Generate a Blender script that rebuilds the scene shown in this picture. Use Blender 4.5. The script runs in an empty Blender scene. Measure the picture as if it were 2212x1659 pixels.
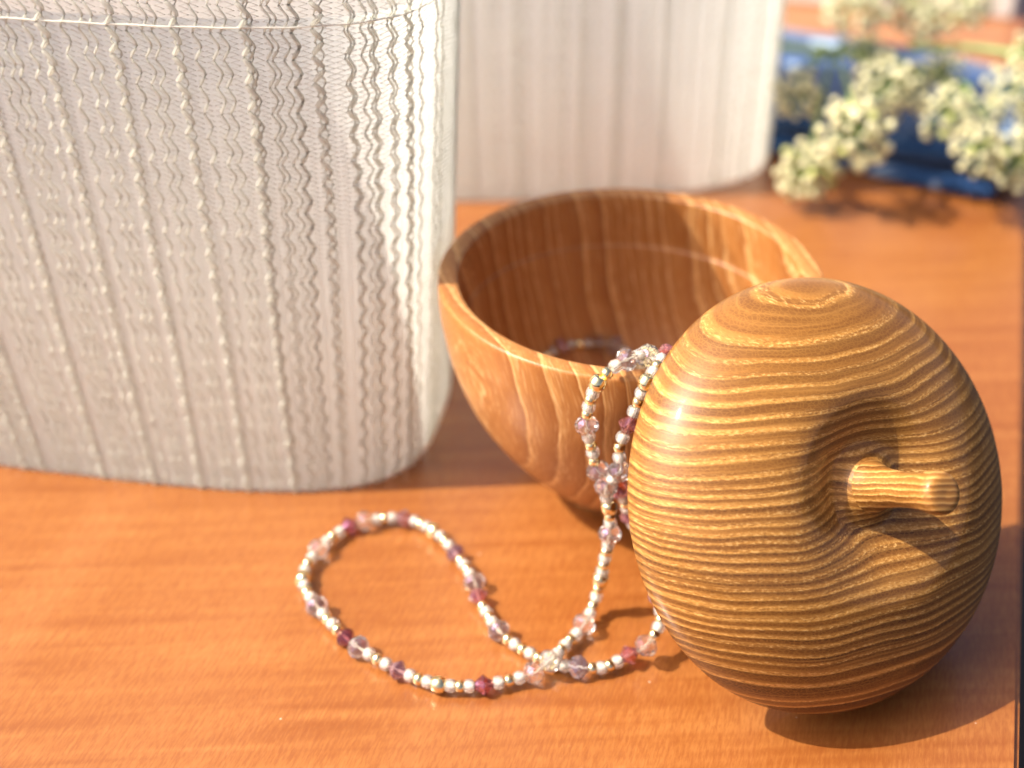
import bpy, bmesh, math, random
import numpy as np
from mathutils import Vector, Matrix, noise

random.seed(7)
S = bpy.context.scene
COL = S.collection
R = math.radians

# ------------------------------------------------------------------ camera
cd = bpy.data.cameras.new('camera'); cam = bpy.data.objects.new('camera', cd); COL.objects.link(cam)
cam.location = (0, 0, .291); cam.rotation_euler = (R(90 - 34.1), 0, 0)
cd.sensor_width = 36; cd.lens = 36 * 3000 / 2212
cd.clip_start = .01; cd.clip_end = 50
cd.dof.use_dof = True; cd.dof.focus_distance = .362; cd.dof.aperture_fstop = 48.82 / 8.5
S.camera = cam

# ------------------------------------------------------------------ light
SUN_EL, SUN_AZ = 50, 184          # degrees; light comes from the left, a little in front of the objects
w = bpy.data.worlds.new('World'); S.world = w; w.use_nodes = True
nt = w.node_tree; bg = nt.nodes['Background']; sk = nt.nodes.new('ShaderNodeTexSky')
sk.sky_type = 'NISHITA'; sk.sun_disc = False
sdir = Vector((math.cos(R(SUN_AZ)) * math.cos(R(SUN_EL)), math.sin(R(SUN_AZ)) * math.cos(R(SUN_EL)), math.sin(R(SUN_EL))))
sk.sun_elevation = R(SUN_EL); sk.sun_rotation = math.atan2(sdir.x, sdir.y)
sk.air_density = .35; sk.dust_density = 6; sk.ozone_density = .3
nt.links.new(sk.outputs[0], bg.inputs[0]); bg.inputs[1].default_value = .125
sl = bpy.data.lights.new('sun', 'SUN'); sl.energy = 3.8; sl.angle = R(.7); sl.color = (1, .94, .82)
so = bpy.data.objects.new('sun', sl); COL.objects.link(so); so.rotation_euler = sdir.to_track_quat('Z', 'Y').to_euler()
S.view_settings.view_transform = 'Standard'; S.view_settings.look = 'None'; S.view_settings.exposure = 1.04; S.view_settings.gamma = 1
S.cycles.use_denoising = True
S.cycles.max_bounces = 10; S.cycles.transmission_bounces = 8; S.cycles.transparent_max_bounces = 8

# ------------------------------------------------------------------ helpers
def tag(o, label, cat, group=None):
    o['label'] = label; o['category'] = cat
    if group: o['group'] = group
    return o

def empty(name, loc=(0, 0, 0), rot=None):
    o = bpy.data.objects.new(name, None); COL.objects.link(o); o.location = loc; o.empty_display_size = .01
    if rot is not None: o.rotation_euler = rot
    return o

def link(name, me, parent=None, mat=None, smooth=True):
    o = bpy.data.objects.new(name, me); COL.objects.link(o)
    if parent is not None: o.parent = parent
    if mat is not None and not me.materials: me.materials.append(mat)
    if smooth: me.polygons.foreach_set('use_smooth', [True] * len(me.polygons))
    return o

def mesh(name, verts, faces):
    me = bpy.data.meshes.new(name); me.from_pydata([tuple(v) for v in verts], [], faces); me.update(); return me

class MB:
    """collects tubes and grids into one mesh"""
    def __init__(s): s.v = []; s.f = []
    def tube(s, pts, rad, n=6, cap=True):
        pts = [Vector(p) for p in pts]; b = len(s.v); m = len(pts)
        ref = Vector((0, 0, 1))
        for i, p in enumerate(pts):
            t = (pts[min(i + 1, m - 1)] - pts[max(i - 1, 0)]).normalized()
            if abs(t.dot(ref)) > .95: r0 = Vector((1, 0, 0))
            else: r0 = ref
            a = t.cross(r0).normalized(); c = t.cross(a)
            r = rad[i] if isinstance(rad, (list, tuple)) else rad
            for k in range(n):
                q = 2 * math.pi * k / n
                s.v.append(p + (a * math.cos(q) + c * math.sin(q)) * r)
        for i in range(m - 1):
            for k in range(n):
                k2 = (k + 1) % n
                s.f.append((b + i * n + k, b + i * n + k2, b + (i + 1) * n + k2, b + (i + 1) * n + k))
        if cap:
            s.f.append(tuple(b + k for k in range(n))[::-1]); s.f.append(tuple(b + (m - 1) * n + k for k in range(n)))
        return s
    def build(s, name): return mesh(name, s.v, s.f)

def lathe(name, prof, n=128, close=False):
    v = []; f = []
    for r, z in prof:
        for k in range(n):
            a = 2 * math.pi * k / n; v.append((max(r, 1e-5) * math.cos(a), max(r, 1e-5) * math.sin(a), z))
    m = len(prof)
    for i in range(m - 1 + (1 if close else 0)):
        j = (i + 1) % m
        for k in range(n):
            k2 = (k + 1) % n; f.append((i * n + k, i * n + k2, j * n + k2, j * n + k))
    me = mesh(name, v, f)
    bm = bmesh.new(); bm.from_mesh(me); bmesh.ops.remove_doubles(bm, verts=bm.verts, dist=2e-5)
    bmesh.ops.recalc_face_normals(bm, faces=bm.faces); bm.to_mesh(me); bm.free()
    return me

def spline(pts, per=12):
    """Catmull-Rom through pts (centripetal enough for these paths)"""
    P = [Vector(p) for p in pts]; out = []; idx = []
    for i in range(len(P) - 1):
        p0 = P[max(i - 1, 0)]; p1 = P[i]; p2 = P[i + 1]; p3 = P[min(i + 2, len(P) - 1)]
        idx.append(len(out)); L = (p2 - p1).length
        m1 = (p2 - p0); m2 = (p3 - p1)
        m1 = m1.normalized() * L if m1.length else m1; m2 = m2.normalized() * L if m2.length else m2
        for k in range(per):
            t = k / per; t2 = t * t; t3 = t2 * t
            out.append(p1 * (2 * t3 - 3 * t2 + 1) + m1 * (t3 - 2 * t2 + t) + p2 * (-2 * t3 + 3 * t2) + m2 * (t3 - t2))
    idx.append(len(out)); out.append(P[-1])
    return out, idx

# ------------------------------------------------------------------ material helpers
class NB:
    def __init__(s, name):
        s.m = bpy.data.materials.new(name); s.m.use_nodes = True; s.t = s.m.node_tree
        s.b = s.t.nodes['Principled BSDF']; s.o = s.t.nodes['Material Output']
        tc = s.t.nodes.new('ShaderNodeTexCoord'); s.obj = tc.outputs['Object']
    def n(s, typ, **kw):
        x = s.t.nodes.new(typ)
        for k, v in kw.items(): setattr(x, k, v)
        return x
    def l(s, a, b): s.t.links.new(a, b)
    def put(s, sock, v):
        if isinstance(v, (int, float)): sock.default_value = v
        elif isinstance(v, tuple): sock.default_value = v if len(v) == len(sock.default_value) else (*v, 1)
        else: s.l(v, sock)
    def math(s, op, a, b=0.0, c=0.0):
        x = s.n('ShaderNodeMath', operation=op); s.put(x.inputs[0], a); s.put(x.inputs[1], b); s.put(x.inputs[2], c); return x.outputs[0]
    def dot(s, a, v):
        x = s.n('ShaderNodeVectorMath', operation='DOT_PRODUCT'); s.put(x.inputs[0], a); x.inputs[1].default_value = v; return x.outputs['Value']
    def comb(s, a, b, c):
        x = s.n('ShaderNodeCombineXYZ'); s.put(x.inputs[0], a); s.put(x.inputs[1], b); s.put(x.inputs[2], c); return x.outputs[0]
    def noise(s, v, scale, detail=3, rough=.55, dist=0):
        x = s.n('ShaderNodeTexNoise'); s.put(x.inputs['Vector'], v); x.inputs['Scale'].default_value = scale
        x.inputs['Detail'].default_value = detail; x.inputs['Roughness'].default_value = rough; x.inputs['Distortion'].default_value = dist
        return x.outputs['Fac']
    def ramp(s, fac, stops, interp='LINEAR'):
        x = s.n('ShaderNodeValToRGB'); s.put(x.inputs[0], fac); e = x.color_ramp.elements; x.color_ramp.interpolation = interp
        while len(e) < len(stops): e.new(.5)
        for el, (p, c) in zip(e, stops):
            el.position = p; el.color = (*c, 1) if isinstance(c, tuple) else (c, c, c, 1)
        return x.outputs[0]
    def mix(s, fac, a, b, mode='MIX'):
        x = s.n('ShaderNodeMix', data_type='RGBA', blend_type=mode); s.put(x.inputs[0], fac); s.put(x.inputs[6], a); s.put(x.inputs[7], b); return x.outputs[2]
    def bump(s, h, strength, dist, normal=None):
        x = s.n('ShaderNodeBump'); s.put(x.inputs['Height'], h); x.inputs['Strength'].default_value = strength; x.inputs['Distance'].default_value = dist
        if normal is not None: s.l(normal, x.inputs['Normal'])
        return x.outputs[0]
    def set(s, **kw):
        for k, v in kw.items(): s.put(s.b.inputs[k.replace('_', ' ')], v)
        return s.m

def plain(name, col, rough=.5, **kw):
    b = NB(name); return b.set(Base_Color=col, Roughness=rough, **{k: v for k, v in kw.items()})

# --- table: reddish cherry veneer with curly figure, satin lacquer
def table_mat():
    b = NB('table_wood')
    g = b.dot(b.obj, (.29, .957, 0)); c = b.dot(b.obj, (.957, -.29, 0))
    fib = b.noise(b.comb(b.math('MULTIPLY', g, 85), b.math('MULTIPLY', c, 560), 0), 1, 4, .6)
    fib2 = b.noise(b.comb(b.math('MULTIPLY', g, 230), b.math('MULTIPLY', c, 1300), 2.0), 1, 3, .65)
    broad = b.noise(b.comb(b.math('MULTIPLY', g, 3), b.math('MULTIPLY', c, 26), 0), 1, 2, .5, .4)
    x = b.dot(b.obj, (1, .06, 0)); y = b.dot(b.obj, (-.06, 1, 0))
    curl = b.noise(b.comb(b.math('MULTIPLY', x, 10), b.math('MULTIPLY', y, 185), 0), 1, 1.0, .5, .6)
    curl2 = b.noise(b.comb(b.math('MULTIPLY', x, 5), b.math('MULTIPLY', y, 30), 3.3), 1, 2, .5)
    v = b.math('ADD', b.math('MULTIPLY', curl, .74), b.math('MULTIPLY', curl2, .26))
    col = b.ramp(v, [(.24, (.215, .060, .0100)), (.50, (.290, .099, .0215)), (.76, (.355, .138, .035))])
    col = b.mix(b.ramp(fib, [(.38, .40), (.56, 0.0)]), col, (.22, .060, .013))
    col = b.mix(b.ramp(broad, [(.42, 0.0), (.7, .30)]), col, (.40, .165, .055))
    col = b.mix(b.ramp(fib2, [(.38, .42), (.52, 0.0)]), col, (.20, .052, .011))
    col = b.mix(b.ramp(fib2, [(.52, 0.0), (.70, .26)]), col, (.42, .170, .050))
    fl = b.noise(b.comb(b.math('MULTIPLY', g, 420), b.math('MULTIPLY', c, 1500), 0), 1, 1, .5)
    col = b.mix(b.ramp(fl, [(.70, 0.0), (.80, .16)]), col, (.52, .25, .10))
    sp = b.n('ShaderNodeTexVoronoi', feature='F1'); b.l(b.obj, sp.inputs['Vector']); sp.inputs['Scale'].default_value = 85     # dust and tiny scuffs
    col = b.mix(b.ramp(sp.outputs['Distance'], [(.018, .65), (.034, 0.0)]), col, (.62, .50, .40))
    bp = b.bump(fib, .10, .0004)
    b.set(Base_Color=col, Roughness=b.math('ADD', .27, b.math('MULTIPLY', fib, .10)), Normal=bp, Coat_Weight=.6, Coat_Roughness=.22, Coat_IOR=1.5)
    return b.m

# --- zelkova: strong bands of pores
def ring_wood(name, dirv, kind):
    b = NB(name); P = b.obj
    sx = b.n('ShaderNodeSeparateXYZ'); b.l(P, sx.inputs[0]); X, Yc, Z = sx.outputs
    s = b.dot(P, dirv)
    if kind == 'cap':
        s = b.math('ADD', s, b.math('MULTIPLY', b.math('SUBTRACT', b.noise(P, 14, 2, .5), .5), .0105))
        s = b.math('ADD', s, b.math('MULTIPLY', b.math('SUBTRACT', b.noise(P, 60, 2, .5), .5), .0011))
        s = b.math('SUBTRACT', s, .008)
        s1 = b.comb(b.math('MULTIPLY', s, 70), 0.7, 0.2)
        t = b.math('ADD', b.math('MULTIPLY', b.math('ARCTANGENT', b.math('DIVIDE', s, .048)), 20.0), b.math('MULTIPLY', b.noise(s1, 1, 1, .5), 2.6))
        q = b.math('DIVIDE', s, .048)
        wid = b.math('MULTIPLY', b.math('ADD', b.math('MULTIPLY', q, q), 1.0), .048 / 20.0)
        along = X; across = s
    elif kind == 'knob':
        s = b.math('ADD', s, b.math('MULTIPLY', b.math('SUBTRACT', b.noise(P, 120, 2, .5), .5), .0016))
        t = b.math('MULTIPLY', s, 620); along = Z; across = s
    else:
        s = b.math('ADD', s, b.math('MULTIPLY', b.math('MULTIPLY', X, X), 2.2))
        s = b.math('ADD', s, b.math('MULTIPLY', b.math('SUBTRACT', b.noise(P, 16, 2, .5), .5), .012))
        s = b.math('ADD', s, b.math('MULTIPLY', b.math('SUBTRACT', b.noise(P, 70, 2, .5), .5), .0009))
        t = b.math('ADD', b.math('MULTIPLY', s, 185), b.math('MULTIPLY', b.noise(b.comb(b.math('MULTIPLY', s, 55), .3, .9), 1, 1, .5), 3.5))
        along = Z; across = s
    fr = b.math('FRACT', t); idn = b.math('FLOOR', t)
    wn = b.n('ShaderNodeTexWhiteNoise', noise_dimensions='1D'); b.l(idn, wn.inputs['W']); rnd = wn.outputs['Value']
    # pore vessels: short streaks along the grain, dense in the early wood
    st = b.comb(b.math('MULTIPLY', along, 1000 if kind != 'bowl' else 150), b.math('MULTIPLY', across, 2100), b.math('MULTIPLY', Z if kind != 'bowl' else Yc, 430))
    pores = b.noise(st, 1, 2, .6)
    vo = b.n('ShaderNodeTexVoronoi', feature='DISTANCE_TO_EDGE'); b.l(b.comb(b.math('MULTIPLY', along, 760), b.math('MULTIPLY', across, 1250), b.math('MULTIPLY', Z if kind != 'bowl' else Yc, 760)), vo.inputs['Vector']); vo.inputs['Scale'].default_value = 1
    ret = b.ramp(vo.outputs['Distance'], [(.04, 1.0), (.16, 0.0)])
    if kind != 'bowl':
        col = b.ramp(fr, [(0.0, (.68, .365, .115)), (.20, (.58, .29, .075)), (.36, (.31, .130, .024)), (.60, (.185, .066, .010)), (.85, (.120, .038, .0055)), (.94, (.24, .095, .018)), (1.0, (.68, .365, .115))])
        lightc, darkc = (.78, .46, .16), (.14, .05, .010)
        base2 = (.42, .19, .042)
    else:
        col = b.ramp(fr, [(0.0, (.74, .42, .16)), (.06, (.60, .30, .095)), (.18, (.45, .195, .056)), (.60, (.38, .145, .036)), (.93, (.26, .082, .017)), (1.0, (.74, .42, .16))])
        lightc, darkc = (.80, .52, .24), (.22, .066, .014)
        base2 = (.40, .160, .042)
    if kind == 'cap':       # early-wood line keeps its own width in wide rings
        dd = b.math('MULTIPLY', fr, wid); dr = b.math('MULTIPLY', b.math('SUBTRACT', 1.0, fr), wid)
        e_ = b.n('ShaderNodeMapRange', interpolation_type='SMOOTHSTEP'); b.l(dd, e_.inputs[0])
        for i_, v_ in zip((1, 2, 3, 4), (.0002, .0017, 1.0, 0.0)): e_.inputs[i_].default_value = v_
        f_ = b.n('ShaderNodeMapRange', interpolation_type='SMOOTHSTEP'); b.l(dr, f_.inputs[0])
        for i_, v_ in zip((1, 2, 3, 4), (.0, .00055, 1.0, 0.0)): f_.inputs[i_].default_value = v_
        e2 = b.math('MAXIMUM', e_.outputs[0], f_.outputs[0])
        latec = b.ramp(fr, [(.10, (.29, .110, .015)), (.45, (.125, .039, .0045)), (.9, (.040, .011, .0012))])
        latec = b.mix(b.math('MULTIPLY', rnd, .42), latec, (.32, .125, .020))
        lo = b.n('ShaderNodeMapRange'); b.l(s, lo.inputs[0])
        for i_, v_ in zip((1, 2, 3, 4), (-.016, .030, 0.0, .26)): lo.inputs[i_].default_value = v_
        latec = b.mix(lo.outputs[0], latec, (.42, .190, .038))
        rn2 = b.math('FRACT', b.math('MULTIPLY', rnd, 7.31))
        col = b.mix(b.math('MULTIPLY', e2, b.math('ADD', .45, b.math('MULTIPLY', rn2, .5))), latec, (.60, .290, .066))
        sub = b.noise(b.comb(b.math('MULTIPLY', along, 16), b.math('MULTIPLY', across, 1150), b.math('MULTIPLY', Z, 16)), 1, 2, .55)
        col = b.mix(b.ramp(sub, [(.36, .62), (.50, 0.0)]), col, (.135, .045, .006))
        col = b.mix(b.ramp(sub, [(.56, 0.0), (.70, .34)]), col, (.52, .245, .058))
    else:
        col = b.mix(b.math('MULTIPLY', rnd, .80 if kind == 'cap' else .5), col, base2)
    early = e2 if kind == 'cap' else b.ramp(fr, [(0.0, 1.0), (.14, .80), (.40, .30), (.85, .22), (1.0, 1.0)])
    col = b.mix(b.math('MULTIPLY', early, b.ramp(pores, [(.52, 0.0), (.68, .70)])), col, lightc)
    col = b.mix(b.math('MULTIPLY', early, b.ramp(pores, [(.34, .55), (.46, 0.0)])), col, darkc)
    late = b.math('SUBTRACT', 1.0, early)
    col = b.mix(b.math('MULTIPLY', b.math('MULTIPLY', late, ret), .22), col, (.46, .21, .045))
    fine = b.noise(b.comb(b.math('MULTIPLY', along, 60), b.math('MULTIPLY', across, 900), 0), 1, 3, .6)
    col = b.mix(b.ramp(fine, [(.40, .25), (.6, 0.0)]), col, darkc)
    bp = b.bump(b.math('MULTIPLY', b.math('SUBTRACT', pores, .5), early), .35, .0004)
    if kind != 'bowl': b.set(Base_Color=col, Roughness=.5, Specular_IOR_Level=.3, Normal=bp, Coat_Weight=.36, Coat_Roughness=.06)
    else: b.set(Base_Color=col, Roughness=.45, Specular_IOR_Level=.35, Normal=bp, Coat_Weight=.12, Coat_Roughness=.25)
    return b.m

def cloth_white(name, col, tr, bumpy=False):
    b = NB(name); d = b.n('ShaderNodeBsdfDiffuse'); t = b.n('ShaderNodeBsdfTranslucent'); m = b.n('ShaderNodeMixShader')
    for x in (d, t): b.put(x.inputs['Color'], col)
    if bumpy:
        h = b.noise(b.obj, 900, 2, .6); nb = b.bump(h, .4, .0004); b.l(nb, d.inputs['Normal'])
    m.inputs[0].default_value = tr; b.l(d.outputs[0], m.inputs[1]); b.l(t.outputs[0], m.inputs[2]); b.l(m.outputs[0], b.o.inputs[0])
    b.t.nodes.remove(b.b); return b.m

def glass(name, col, tr=.75, rough=.03, film=0, ior=1.55):
    b = NB(name); b.set(Base_Color=col, Roughness=rough, Transmission_Weight=tr, IOR=ior)
    if film: b.b.inputs['Thin Film Thickness'].default_value = film; b.b.inputs['Thin Film IOR'].default_value = 1.9
    return b.m

def crystal_mat(name, cols, tr):
    b = NB(name); oi = b.n('ShaderNodeObjectInfo')
    b.set(Base_Color=b.ramp(oi.outputs['Random'], cols, 'CONSTANT'), Roughness=.0, Transmission_Weight=tr, IOR=1.55)
    b.b.inputs['Thin Film Thickness'].default_value = 330; b.b.inputs['Thin Film IOR'].default_value = 1.7
    return b.m

def cloth_blue():
    b = NB('navy_cotton')
    n1 = b.noise(b.obj, 38, 2, .5, .6); n2 = b.noise(b.obj, 17, 1, .5)
    spots = b.math('MULTIPLY', b.ramp(n1, [(.63, 0.0), (.66, 1.0)]), b.ramp(n2, [(.46, 0.0), (.52, 1.0)]))
    col = b.mix(spots, (.003, .050, .175), (.36, .50, .68))
    wv = b.noise(b.obj, 1600, 1, .5)
    b.set(Base_Color=col, Roughness=.85, Normal=b.bump(wv, .3, .0003), Sheen_Weight=.25); return b.m

M = dict(
    table=table_mat(), cap=ring_wood('zelkova_lid', (.10, 1, .50), 'cap'), knob=ring_wood('zelkova_knob', (.35, 1, .02), 'knob'), bowl=ring_wood('zelkova_bowl', (.95, .30, .16), 'bowl'),
    liner=cloth_white('shade_film', (.935, .95, .905), .62), yarn=cloth_white('white_yarn', (.92, .915, .855), .50, True),
    cord=cloth_white('white_cord', (.89, .885, .82), .74),
    clear=glass('clear_seed_glass', (.97, .93, .88), .80), lining=plain('cream_lining', (1, .96, .84), .3, Metallic=.1),
    gold=plain('pale_gold', (1, .86, .50), .16, Metallic=1.0),
    crystal=crystal_mat('clear_crystal', [(.0, (.97, .95, .92)), (.5, (.93, .85, .80)), (.85, (.88, .84, .94))], .96), purple=crystal_mat('plum_crystal', [(0, (.66, .27, .26)), (.5, (.48, .15, .17)), (.85, (.66, .40, .46))], .9),
    thread=plain('beige_thread', (.7, .62, .5), .7), cloth=cloth_blue(),
    petal=cloth_white('cream_petal', (.80, .76, .50), .3), bud=cloth_white('green_bud', (.60, .62, .25), .25), stem=plain('green_stem', (.22, .31, .09), .5),
    pale=plain('matt_white_card', (.80, .76, .70), .7), floor=plain('dark_floor', (.02, .015, .012), .6),
)

# ------------------------------------------------------------------ setting
fl = link('floor', mesh('floor', [(-4, -3, -.72), (5, -3, -.72), (5, 6, -.72), (-4, 6, -.72)], [(0, 1, 2, 3)]), mat=M['floor'], smooth=False)
fl['kind'] = 'structure'

# table: its right edge runs away from the camera at a slant
e1 = Vector((.1347, .248)); ed = (Vector((.1917, .430)) - e1).normalized(); en = Vector((-ed.y, ed.x))
def edge(t, inn): p = e1 + ed * t + en * inn; return (p.x, p.y)
corners = [edge(-.5, 0), edge(1.1, 0), edge(1.1, 1.5), edge(-.5, 1.5)]
bm = bmesh.new()
top = [bm.verts.new((x, y, 0)) for x, y in corners]; bot = [bm.verts.new((x, y, -.028)) for x, y in corners]
bm.faces.new(top[::1]); bm.faces.new(bot[::-1])
for i in range(4): bm.faces.new((top[i], bot[i], bot[(i + 1) % 4], top[(i + 1) % 4]))
bmesh.ops.recalc_face_normals(bm, faces=bm.faces)
bmesh.ops.bevel(bm, geom=list(bm.edges), offset=.0015, segments=2, affect='EDGES')
me = bpy.data.meshes.new('table'); bm.to_mesh(me); bm.free()
tb = link('wooden_table', me, mat=M['table'], smooth=False)
tag(tb, 'reddish brown polished wooden table top with curly figure under everything', 'table')

# ------------------------------------------------------------------ bowl
BC = Vector((.0365, .3745, 0))
outer = [(0, .0016), (.019, .0016), (.0208, 0), (.0225, .0002), (.0240, .0028), (.0334, .0122), (.0468, .030), (.0550, .049), (.0586, .066), (.0592, .0735), (.0592, .0781), (.0587, .0789), (.0580, .0790)]
inner = [(.0542, .0790), (.0533, .0787), (.0529, .0779), (.0528, .0680), (.0526, .0618), (.0523, .0606), (.0518, .0600), (.0514, .0585), (.0490, .0480), (.0420, .0310), (.0300, .0175), (.0170, .0122), (0, .0112)]
def smooth_prof(p, per=4):
    pts, _ = spline([(a, 0, b) for a, b in p], per); return [(q.x, q.z) for q in pts]
outer = [(r * 1.004, z) for r, z in outer]; inner = [(r * 1.004, z) for r, z in inner]
bowl = empty('wooden_bowl', BC); tag(bowl, 'open round wooden bowl with reddish streaky grain, holding the bead string', 'bowl')
prof = smooth_prof(outer) + smooth_prof(inner)
link('bowl_body', lathe('bowl_body', prof, 160), bowl, M['bowl'])

# ------------------------------------------------------------------ lid
LC = Vector((.0840, .302, .0500)); LN = Vector((.431, -.705, .562)).normalized()
up = Vector((0, 0, 1)); ly = (up - LN * up.dot(LN)).normalized(); lx = ly.cross(LN)
rm = Matrix((lx, ly, LN)).transposed()
lid = empty('wooden_bowl_cover', LC, rm.to_euler()); tag(lid, 'domed wooden lid with dark banded grain and a stem knob, leaning on the bowl', 'lid')
LR, HD = .0600, .0305
def dip(r): return .0100 * math.exp(-(r / .0195) ** 3.0)
pr = []
for i in range(41):
    th = math.pi / 2 * i / 40
    r = LR * max(math.cos(th), 0) ** (2 / 2.25); z = HD * math.sin(th) ** (2 / 2.25)
    if r > .0125: pr.append((r, z - dip(r)))
zb = HD - dip(.0120) - .0006
pr += [(.0118, zb), (.0104, zb + .0003), (.0090, zb + .0009), (.0077, zb + .0019), (.0067, zb + .0034)]   # the hollow sweeps up into the stem
und = [(0, .010), (.020, .009), (.040, .004), (.0515, -.002), (.0520, -.0065), (.0532, -.0068), (.0536, -.006), (.0538, -.0012), (.0575, -.0010), (.0592, -.0006)]
def offtrue(me):                              # hollow and stem are turned a little off centre
    for v in me.vertices:
        r = math.hypot(v.co.x, v.co.y); k = min(1, max(0, (.032 - r) / .02)) if v.co.z > .012 else 0
        v.co.y += .0018 * k * k * (3 - 2 * k) - .0020 * max(0, v.co.z - zb - .004) / .025
    return me
link('lid_cap', offtrue(lathe('lid_cap', und + pr, 180)), lid, M['cap'])
kp = [(.0074, zb + .0016), (.0069, zb + .0032), (.0060, zb + .0052), (.0053, zb + .0080), (.0048, zb + .0115), (.0045, zb + .0155), (.0046, zb + .0195), (.0051, zb + .0228), (.0055, zb + .0252), (.0055, zb + .0270), (.0050, zb + .0284), (.0038, zb + .0290), (.0018, zb + .0291), (0, zb + .0290)]
link('stem_knob', offtrue(lathe('stem_knob', smooth_prof(kp, 3), 56)), lid, M['knob'])

# ------------------------------------------------------------------ bead string
PATH = [
    (0.0500,0.3950,0.0220,0), (0.0600,0.3750,0.0190,'C'), (0.0450,0.3500,0.0170,0), (0.0200,0.3520,0.0190,'P'), (0.0060,0.3750,0.0210,0),
    (0.0065,0.3960,0.0270,0), (0.0170,0.4105,0.0285,'C'), (0.0235,0.4125,0.0285,0), (0.0309,0.4130,0.0285,'C'), (0.0363,0.4110,0.0290,'C'),
    (0.0440,0.4040,0.0260,0), (0.0460,0.3850,0.0220,'P'), (0.0420,0.3450,0.0450,0), (0.0410,0.3330,0.0660,'C'), (0.0375,0.3210,0.0830,'C'),
    (0.0313,0.3180,0.0838,'C'), (0.0265,0.3138,0.0828,0), (0.0232,0.3115,0.0803,'G'), (0.0213,0.3115,0.0742,0), (0.0206,0.3115,0.0663,'C'),
    (0.0224,0.3115,0.0581,0), (0.0243,0.3120,0.0502,'C'), (0.0312,0.3145,0.0411,'P'), (0.0347,0.3175,0.0293,'P'), (0.0398,0.3200,0.0188,'C'),
    (0.0620,0.3220,0.0120,0), (0.0750,0.3260,0.0050,'P'), (0.0820,0.3380,0.0040,'C'), (0.0740,0.3460,0.0035,'G'), (0.0600,0.3380,0.0040,'C'),
    (0.0500,0.3160,0.0100,0), (0.0420,0.2958,0.0165,'P'), (0.0426,0.2912,0.0125,0), (0.0382,0.2857,0.0075,'C'), (0.0334,0.2854,0.0042,'P'),
    (0.0262,0.2818,0.0030,0), (0.0188,0.2814,0.0034,'C'), (0.0111,0.2842,0.0022,0), (0.0059,0.2875,0.0022,0), (0.0005,0.2917,0.0025,0),
    (-0.0039,0.2962,0.0033,'C'), (-0.0077,0.3048,0.0025,0), (-0.0102,0.3108,0.0033,'P'), (-0.0114,0.3170,0.0033,'C'), (-0.0178,0.3308,0.0030,'P'),
    (-0.0250,0.3415,0.0030,'G'), (-0.0349,0.3478,0.0030,'P'), (-0.0476,0.3462,0.0033,'C'), (-0.0524,0.3440,0.0030,'P'), (-0.0608,0.3324,0.0033,'C'),
    (-0.0640,0.3190,0.0030,'G'), (-0.0584,0.3066,0.0033,'C'), (-0.0486,0.2937,0.0030,'P'), (-0.0444,0.2894,0.0033,'C'), (-0.0323,0.2806,0.0030,'P'),
    (-0.0205,0.2752,0.0030,'G'), (-0.0080,0.2749,0.0030,'P'), (0.0060,0.2791,0.0034,'C'), (0.0107,0.2810,0.0062,'C'), (0.0159,0.2908,0.0034,0),
    (0.0212,0.2980,0.0040,'C'), (0.0245,0.3055,0.0060,0), (0.0260,0.3065,0.0139,'G'), (0.0272,0.3065,0.0232,0), (0.0281,0.3065,0.0315,'C'),
    (0.0276,0.3070,0.0410,'G'), (0.0263,0.3070,0.0482,'C'), (0.0302,0.3070,0.0538,'C'), (0.0296,0.3085,0.0604,0), (0.0320,0.3095,0.0679,'P'),
    (0.0343,0.3105,0.0749,0), (0.0363,0.3105,0.0812,'G'), (0.0391,0.3143,0.0835,0), (0.0425,0.3205,0.0838,'P'), (0.0580,0.3350,0.0700,0),
    (0.0600,0.3450,0.0450,'C'), (0.0560,0.3650,0.0240,0), (0.0300,0.3720,0.0180,'C'),
]
def barrel(name, rad, ln, hole, n=12):
    h = ln / 2
    return lathe(name, [(hole, -h * .86), (rad * .62, -h), (rad * .90, -h * .72), (rad, 0), (rad * .90, h * .72), (rad * .62, h), (hole, h * .86)], n, close=True)
def faceted(name, rad, ln, rows, n=8):
    """cut crystal: flat facets, rows = list of (radius share, height share), alternate rows turned half a facet"""
    v = []; f = []; bm = bmesh.new(); R_ = []
    for i, (rs, hs) in enumerate(rows):
        R_.append([bm.verts.new((rad * rs * math.cos(2 * math.pi * (k + .5 * (i % 2)) / n), rad * rs * math.sin(2 * math.pi * (k + .5 * (i % 2)) / n), ln / 2 * hs)) for k in range(n)])
    for i in range(len(rows) - 1):
        a, c = R_[i], R_[i + 1]
        for k in range(n):
            if i % 2 == 0:
                bm.faces.new((a[k], a[(k + 1) % n], c[k])); bm.faces.new((c[k], a[(k + 1) % n], c[(k + 1) % n]))
            else:
                bm.faces.new((a[k], c[(k + 1) % n], c[k])); bm.faces.new((a[k], a[(k + 1) % n], c[(k + 1) % n]))
    bm.faces.new(R_[0][::-1]); bm.faces.new(R_[-1]); bmesh.ops.recalc_face_normals(bm, faces=bm.faces)
    me = bpy.data.meshes.new(name); bm.to_mesh(me); bm.free(); return me
BM = {
    'c': ('clear_bead', barrel('clear_bead', .00200, .0029, .0008), M['clear'], .0028, True),
    'g': ('gold_seed_bead', barrel('gold_seed_bead', .00182, .0026, .0004), M['gold'], .0025, True),
    'G': ('gold_bead', barrel('gold_bead', .00250, .0042, .0004, 16), M['gold'], .0040, True),
    'C': ('crystal_bead', faceted('crystal_bead', .0034, .0056, [(.38, -1), (.80, -.62), (1, -.22), (1, .22), (.80, .62), (.38, 1)]), M['crystal'], .0054, False),
    'P': ('plum_bead', faceted('plum_bead', .0030, .0056, [(.30, -1), (.62, -.55), (1, -.06), (1, .06), (.62, .55), (.30, 1)]), M['purple'], .0054, False),
}
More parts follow.
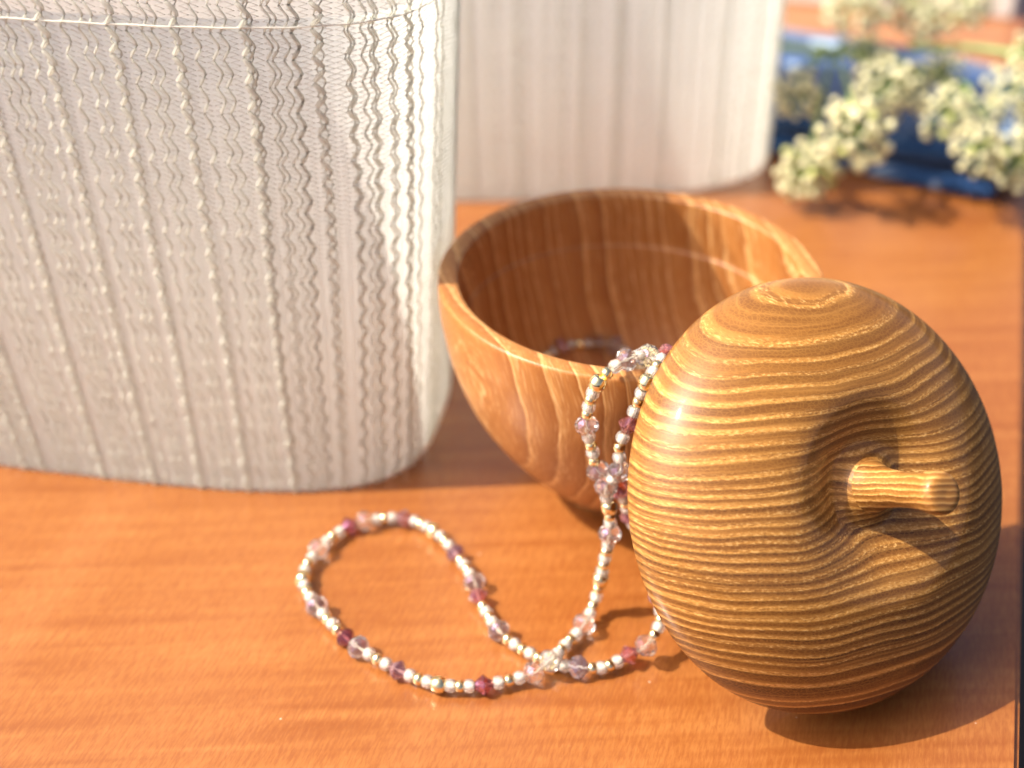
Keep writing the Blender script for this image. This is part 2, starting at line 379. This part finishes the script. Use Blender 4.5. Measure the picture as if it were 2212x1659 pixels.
core = lathe('bead_lining', [(.00075, -.0012), (.00082, -.0012), (.00082, .0012), (.00075, .0012)], 8, close=True)
neck = empty('bead_necklace', (0, .28, 0)); tag(neck, 'necklace of clear, gold and plum beads spilling from the bowl onto the table', 'necklace')
pts, idx = spline([p[:3] for p in PATH])
cum = [0.0]
for a, b_ in zip(pts, pts[1:]): cum.append(cum[-1] + (b_ - a).length)
cum_np = np.array(cum); arr = np.array([tuple(p) for p in pts])
def at(s): return Vector([float(np.interp(s, cum_np, arr[:, k])) for k in range(3)])
off = Vector(neck.location)
def bead(kind, s):
    name, me, mat, ln, sm = BM[kind]
    o = link(name, me, neck, mat, sm)
    t = (at(s + .0009) - at(s - .0009)).normalized()
    q = t.to_track_quat('Z', 'Y').to_matrix() @ Matrix.Rotation(random.uniform(0, 6.28), 3, 'Z')
    o.location = at(s) - off; o.rotation_euler = q.to_euler()
    if kind == 'c':
        l_ = link('bead_lining', core, o, M['lining'])
big = [(cum[idx[i]], p[3]) for i, p in enumerate(PATH) if p[3]]
for i, (s, k) in enumerate(big):
    bead(k, s)
    if i + 1 < len(big):
        s2, k2 = big[i + 1]; a = s + BM[k][3] / 2; z = s2 - BM[k2][3] / 2; gap = z - a
        n = int(round(gap / .00275))
        if n <= 0: continue
        for j in range(n): bead('g' if (j % 2 == 1 and (n > 2 or k != 'G')) else 'c', a + gap * (j + .5) / n)
link('string', MB().tube([p - off for p in pts[::3]], .00025, 5).build('string'), neck, M['thread'])

# ------------------------------------------------------------------ knitted shades
class Shade:
    def __init__(s, cx, cy, a, b, rot, H, taper, lean, n=2.8):
        s.cx, s.cy, s.a, s.b, s.rot, s.H, s.taper, s.lean, s.n = cx, cy, a, b, rot, H, taper, lean, n
        N = 1440; th = np.linspace(0, 2 * np.pi, N + 1) - np.pi / 2
        x = a * np.sign(np.cos(th)) * np.abs(np.cos(th)) ** (2 / n); y = b * np.sign(np.sin(th)) * np.abs(np.sin(th)) ** (2 / n)
        L = np.concatenate([[0], np.cumsum(np.hypot(np.diff(x), np.diff(y)))]); s.L = L[-1]
        s.l, s.x, s.y = L, x, y                      # arc length 0 = middle of the front face, going to the right
    def P(s, u, z, off=0.0):
        u = u % s.L; e = .0006
        x, y = float(np.interp(u, s.l, s.x)), float(np.interp(u, s.l, s.y))
        x2, y2 = float(np.interp((u + e) % s.L, s.l, s.x)), float(np.interp((u + e) % s.L, s.l, s.y))
        t = Vector((x2 - x, y2 - y)).normalized(); x += t.y * off; y += -t.x * off
        k = z / .17
        x = s.a + s.lean * k - (s.a - x) * (1 + s.taper * (k - .0))
        c, n = math.cos(s.rot), math.sin(s.rot)
        return Vector((s.cx + x * c - y * n, s.cy + x * n + y * c, z))

def shade(sh, label, detail, majors, minors, group, bottom=.0006, seam_z=.1605, thick=1.0):
    root = empty('fabric_shade', (sh.cx, sh.cy, 0)); tag(root, label, 'lampshade', group); o0 = Vector(root.location)
    N = 200; rows = 12; v = []; f = []
    for j in range(rows + 1):
        z = bottom + (seam_z + .002 - bottom) * j / rows
        for i in range(N): v.append(sh.P(sh.L * i / N, z) - o0)
    for j in range(rows):
        for i in range(N): i2 = (i + 1) % N; f.append((j * N + i, j * N + i2, (j + 1) * N + i2, (j + 1) * N + i))
    me = mesh('lining', v, f); link('lining', me, root, M['liner'])
    # knitted net: zigzag strands that meet their neighbours
    mb = MB()
    cw, ch = detail['cw'], detail['ch']; u = detail['u0']; i = 0
    while u < detail['u1']:
        pl = []; nz = int((sh.H - bottom) / ch)
        for j in range(nz + 1):
            z = bottom + j * ch; jit = noise.noise(Vector((u * 260, z * 260, 1.7))) * .16
            up_ = 1 if (i + j) % 2 else -1
            wob = noise.noise(Vector((u * 40, z * 30, 9.1))) * .0006
            pl.append(sh.P(u + cw * (.40 * up_ + jit) + wob, z + noise.noise(Vector((u * 60, 3.1, z * 60))) * .0003, .0009 + .00018 * up_) - o0)
        mb.tube(pl, detail['r'], 3, False); u += cw; i += 1
    o = link('knitted_net', mb.build('knitted_net'), root, M['yarn']); o['kind'] = 'stuff'
    def cord(u, amp, rad, per, n, off, ph, name):
        pl = []; rr = []; z = bottom; st = per / 8
        while z < sh.H:
            q = (z / per + ph) % 1; tri = 4 * abs(q - .5) - 1
            w_ = amp * (math.sin(math.pi / 2 * tri) * .55 + tri * .45) * (1 + .25 * noise.noise(Vector((u * 90, z * 70, 2))))
            drift = noise.noise(Vector((u * 50, z * 14, 5))) * .0011
            pl.append(sh.P(u + w_ + drift, z, off + .0003 * noise.noise(Vector((u * 90, z * 120, 8)))) - o0)
            rr.append(rad * (1 + .22 * noise.noise(Vector((u * 70, z * 160, 4))) - .12 * abs(tri))); z += st
        link(name, MB().tube(pl, rr, n).build(name), root, M['cord'])
    for u in majors:
        cord(u, .0012, .00074 * thick, .0078, 7, .0010, .0, 'thick_cord')
    for u in majors[::1]:
        cord(u + .0004, -.0010, .00032, .0078, 5, .0010, .0, 'thin_cord')
    for u in minors:
        cord(u, .00090, .00042, .0078, 5, .0009, .15, 'thin_cord')
    link('seam', MB().tube([sh.P(detail['u0'] + (detail['u1'] - detail['u0']) * k / 160, seam_z + .0001 * math.sin(k * .9), .0013) - o0 for k in range(161)], .00028, 5).build('seam'), root, M['yarn'])
    return root

GR = 'white knitted fabric shades standing on the table'
s1 = Shade(-.1495, .4300, .125, .054, R(-10.5), .175, .20, .008, 3.6)
# thick cords measured from the middle of the front face
mj = [-.052 + d for d in (0, .0225, .0445, .0515, .0735, .0915, .108, .124, .139, .156, .180)]
mj = [-.110, -.095, -.078] + mj
mn = []
for a, b_ in zip(mj, mj[1:]):
    k = 4 if b_ - a > .018 else (3 if b_ - a > .012 else 1)
    fr_ = {4: (.30, .46, .58, .80), 3: (.3, .55, .70), 1: (.5,)}[k]
    mn += [a + (b_ - a) * q for q in fr_]
mn += [.088, .0935, .0985, .112, .117, .122, .133, .143, .149]
mn = sorted(set(round(m, 4) for m in mn))
shade(s1, 'nearer white knitted fabric shade with wavy cords, left of the bowl', dict(cw=.0027, ch=.00078, u0=-.115, u1=.215, r=.00021), mj, mn, GR)
s2 = Shade(.000, .633, .125, .052, R(2), .172, .02, .0, 2.6)
rg = random.Random(3)
mj2 = [-.12 + .021 * k + rg.uniform(-.005, .005) for k in range(13)]
mn2 = [-.125 + .0062 * k + rg.uniform(-.002, .002) for k in range(46)]
shade(s2, 'farther white knitted fabric shade, out of focus, behind the bowl', dict(cw=.0034, ch=.0027, u0=-.125, u1=.190, r=.00032), mj2, mn2, GR, seam_z=.1605, thick=.4)

# ------------------------------------------------------------------ folded blue cloth
CA = Vector((.2205, .5755, 0)); d1 = Vector((-.863, .505, 0)); d2 = Vector((.505, .863, 0))
cl = empty('folded_cloth', CA, (0, 0, 0)); tag(cl, 'folded navy blue cotton cloth with pale blotches, lying under the flowers', 'cloth')
def layer(name, z0, th, ln, dp, inset, seed):
    """one folded layer: a soft slab with a rounded fold at the front"""
    NU, prof = 40, []
    h = th / 2
    for k in range(9):
        a = -math.pi / 2 - math.pi * k / 8; prof.append((h + h * math.cos(a), h + h * math.sin(a)))
    prof = [(dp, 0), (dp * .7, 0), (dp * .35, 0), (.02, 0)] + prof + [(.02, th), (dp * .2, th), (dp * .35, th), (dp * .5, th), (dp * .7, th), (dp * .85, th), (dp, th), (dp + .001, th / 2)]
    v = []; f = []; m = len(prof)
    for i in range(NU + 1):
        u = ln * i / NU; e = min(1, (i + .35) / 2.2, (NU - i + .35) / 2.2)
        for (q, z) in prof:
            zz = z0 + h + (z - h) * (.55 + .45 * e)
            n1 = noise.noise(Vector((u * 26 + seed, q * 22, seed))); n2 = noise.noise(Vector((u * 60, q * 60 + seed, 4)))
            zz += (n1 * .0028 + n2 * .0008) * (z / th) if z0 == 0 else n1 * .0028 + n2 * .0008 + .0008
            qq = q + inset + noise.noise(Vector((u * 30, seed, z * 80))) * .002
            uu = u + (.0008 if i == 0 else 0) * math.sin(q * 90) + noise.noise(Vector((q * 30, seed, z * 100))) * .0012
            v.append(d1 * uu + d2 * qq + Vector((0, 0, zz + .0003)))
    for i in range(NU):
        for k in range(m): k2 = (k + 1) % m; f.append((i * m + k, i * m + k2, (i + 1) * m + k2, (i + 1) * m + k))
    f.append(tuple(range(m))[::-1]); f.append(tuple(NU * m + k for k in range(m)))
    me = mesh(name, v, f); bm = bmesh.new(); bm.from_mesh(me); bmesh.ops.recalc_face_normals(bm, faces=bm.faces); bm.to_mesh(me); bm.free()
    link(name, me, cl, M['cloth'])
layer('cloth_fold', 0, .0095, .20, .120, 0, 1.3)
layer('cloth_fold', .0105, .0110, .196, .114, .003, 6.1)

# ------------------------------------------------------------------ white box at the back
bx = empty('white_box', (.22, .84, 0)); tag(bx, 'plain white box with flat sides at the back of the table, behind the flowers', 'box')
def slab(name, parent, c0, c1, z0, z1, th, mat):
    c0, c1 = Vector(c0), Vector(c1); t = (c1 - c0).normalized(); n = Vector((-t.y, t.x)); v = []
    for z in (z0, z1):
        for p in (c0, c1, c1 + n * th, c0 + n * th): v.append((p.x - parent.location.x, p.y - parent.location.y, z))
    me = mesh(name, v, [(3, 2, 1, 0), (4, 5, 6, 7), (0, 1, 5, 4), (1, 2, 6, 5), (2, 3, 7, 6), (3, 0, 4, 7)])
    bm = bmesh.new(); bm.from_mesh(me); bmesh.ops.bevel(bm, geom=list(bm.edges), offset=.0012, segments=2, affect='EDGES'); bm.to_mesh(me); bm.free()
    return link(name, me, parent, mat, False)
slab('box_front', bx, (.085, .880), (.305, .826), .0004, .150, .006, M['pale'])
slab('box_side', bx, (.2985, .8345), (.338, .975), .0004, .150, .006, M['pale'])
slab('box_lid', bx, (.080, .879), (.306, .8225), .1515, .160, .150, M['pale'])

# ------------------------------------------------------------------ flowers
def bud_mesh():
    bm = bmesh.new(); bmesh.ops.create_icosphere(bm, subdivisions=2, radius=1)
    for v in bm.verts:
        a = math.atan2(v.co.y, v.co.x); k = 1 + .22 * math.cos(5 * a) * (1 - v.co.z ** 2) * max(0, v.co.z + .3)
        v.co.x *= k; v.co.y *= k; v.co.z *= .82
    me = bpy.data.meshes.new('bud'); bm.to_mesh(me); bm.free(); return me
BUD = bud_mesh(); BUD.materials.append(M['petal']); BUD2 = BUD.copy(); BUD2.materials.clear(); BUD2.materials.append(M['bud'])
fr2 = random.Random(11)
def umbel(label, node, stem_pts, heads):
    root = empty('white_umbel_flower', node); tag(root, label, 'flower', 'white umbel flowers lying on the blue cloth'); o0 = Vector(node)
    st = MB(); sp, _ = spline([Vector(p) - o0 for p in stem_pts] + [Vector((0, 0, 0))], 8); st.tube(sp, .0019, 7)
    link('stem', st.build('stem'), root, M['stem'])
    for k in range(6):          # thin bracts round the node
        a = k * 1.05 + fr2.uniform(-.3, .3); L_ = fr2.uniform(.016, .028); dv = Vector((math.cos(a), math.sin(a) * .8, fr2.uniform(-.15, .4))).normalized(); sd = dv.cross(Vector((0, 0, 1))).normalized()
        vv = []; ff = []
        for i in range(7):
            t = i / 6; wd = .0018 * math.sin(math.pi * min(1, t * .9 + .12)) + .0002; c = dv * L_ * t + Vector((0, 0, -.008 * t * t))
            vv += [c - sd * wd, c + Vector((0, 0, -.0004)), c + sd * wd]
        for i in range(6):
            for q in range(2): ff.append((i * 3 + q, i * 3 + q + 1, i * 3 + q + 4, i * 3 + q + 3))
        link('bract', mesh('bract', vv, ff), root, M['stem'])
    for hc, rad, nb in heads:
        hc = Vector(hc); d = (hc - o0); dn = d.normalized()
        ray = MB(); mid = d * .5 + Vector((0, 0, .006)); rp, _ = spline([Vector((0, 0, 0)), mid, d], 5); ray.tube(rp, .0010, 5)
        k0 = d - dn * rad * .2
        pos = []
        nb = int(nb * 1.05)
        for i in range(nb):
            ph = math.acos(1 - 1.75 * (i + .5) / nb); th = i * 2.39996 + fr2.uniform(-.3, .3)
            loc = Vector((math.sin(ph) * math.cos(th), math.sin(ph) * math.sin(th), math.cos(ph)))
            axis = (dn * .6 + Vector((0, -.35, .7))).normalized()
            wv = axis.to_track_quat('Z', 'Y') @ loc; q = d + wv * rad * fr2.uniform(.62, 1.05)
            if q.z + o0.z < .003: q.z = .003 - o0.z + fr2.uniform(0, .002)
            pos.append((q, wv)); ray.tube([k0, q], .00035, 3, False)
        link('flower_stalk', ray.build('flower_stalk'), root, M['stem'])
        for q, wv in pos:
            o = link('flower_bud', BUD if fr2.random() < .92 else BUD2, root)
            s_ = rad * fr2.uniform(.105, .165); o.location = q; o.scale = (s_, s_, s_); o.rotation_euler = wv.to_track_quat('Z', 'Y').to_euler()
umbel('large cream umbel flower nearest the shade, hanging over the front of the blue cloth', (.1534, .6377, .050), [(.09, .69, .046), (.122, .664, .046)],
      [((.1334, .6108, .040), .0125, 42), ((.1335, .5748, .0175), .0145, 52), ((.1513, .5687, .040), .0165, 60), ((.1663, .5923, .052), .0145, 48), ((.1795, .6000, .045), .012, 36), ((.1650, .6210, .056), .010, 26)])
umbel('cream umbel flower in the middle of the blue cloth with drooping heads', (.205, .622, .042), [(.150, .668, .040), (.178, .650, .044)],
      [((.1942, .5826, .043), .0135, 44), ((.2031, .5600, .036), .0125, 42), ((.2000, .6169, .052), .0100, 28), ((.186, .612, .047), .010, 26), ((.212, .588, .040), .009, 22)])
umbel('cream umbel flower at the right end of the cloth, above the table edge', (.250, .632, .050), [(.200, .672, .040), (.226, .655, .046)],
      [((.2290, .6000, .046), .0135, 46), ((.2290, .5764, .0235), .0145, 50), ((.2380, .6083, .062), .011, 32), ((.244, .590, .040), .012, 34)])
umbel('pale umbel flower farthest back, blurred in front of the white box', (.196, .742, .060), [(.150, .790, .050), (.172, .768, .058)],
      [((.1825, .720, .047), .0175, 54), ((.2208, .722, .038), .0165, 50), ((.2415, .722, .045), .0145, 40), ((.2047, .728, .048), .016, 46)])
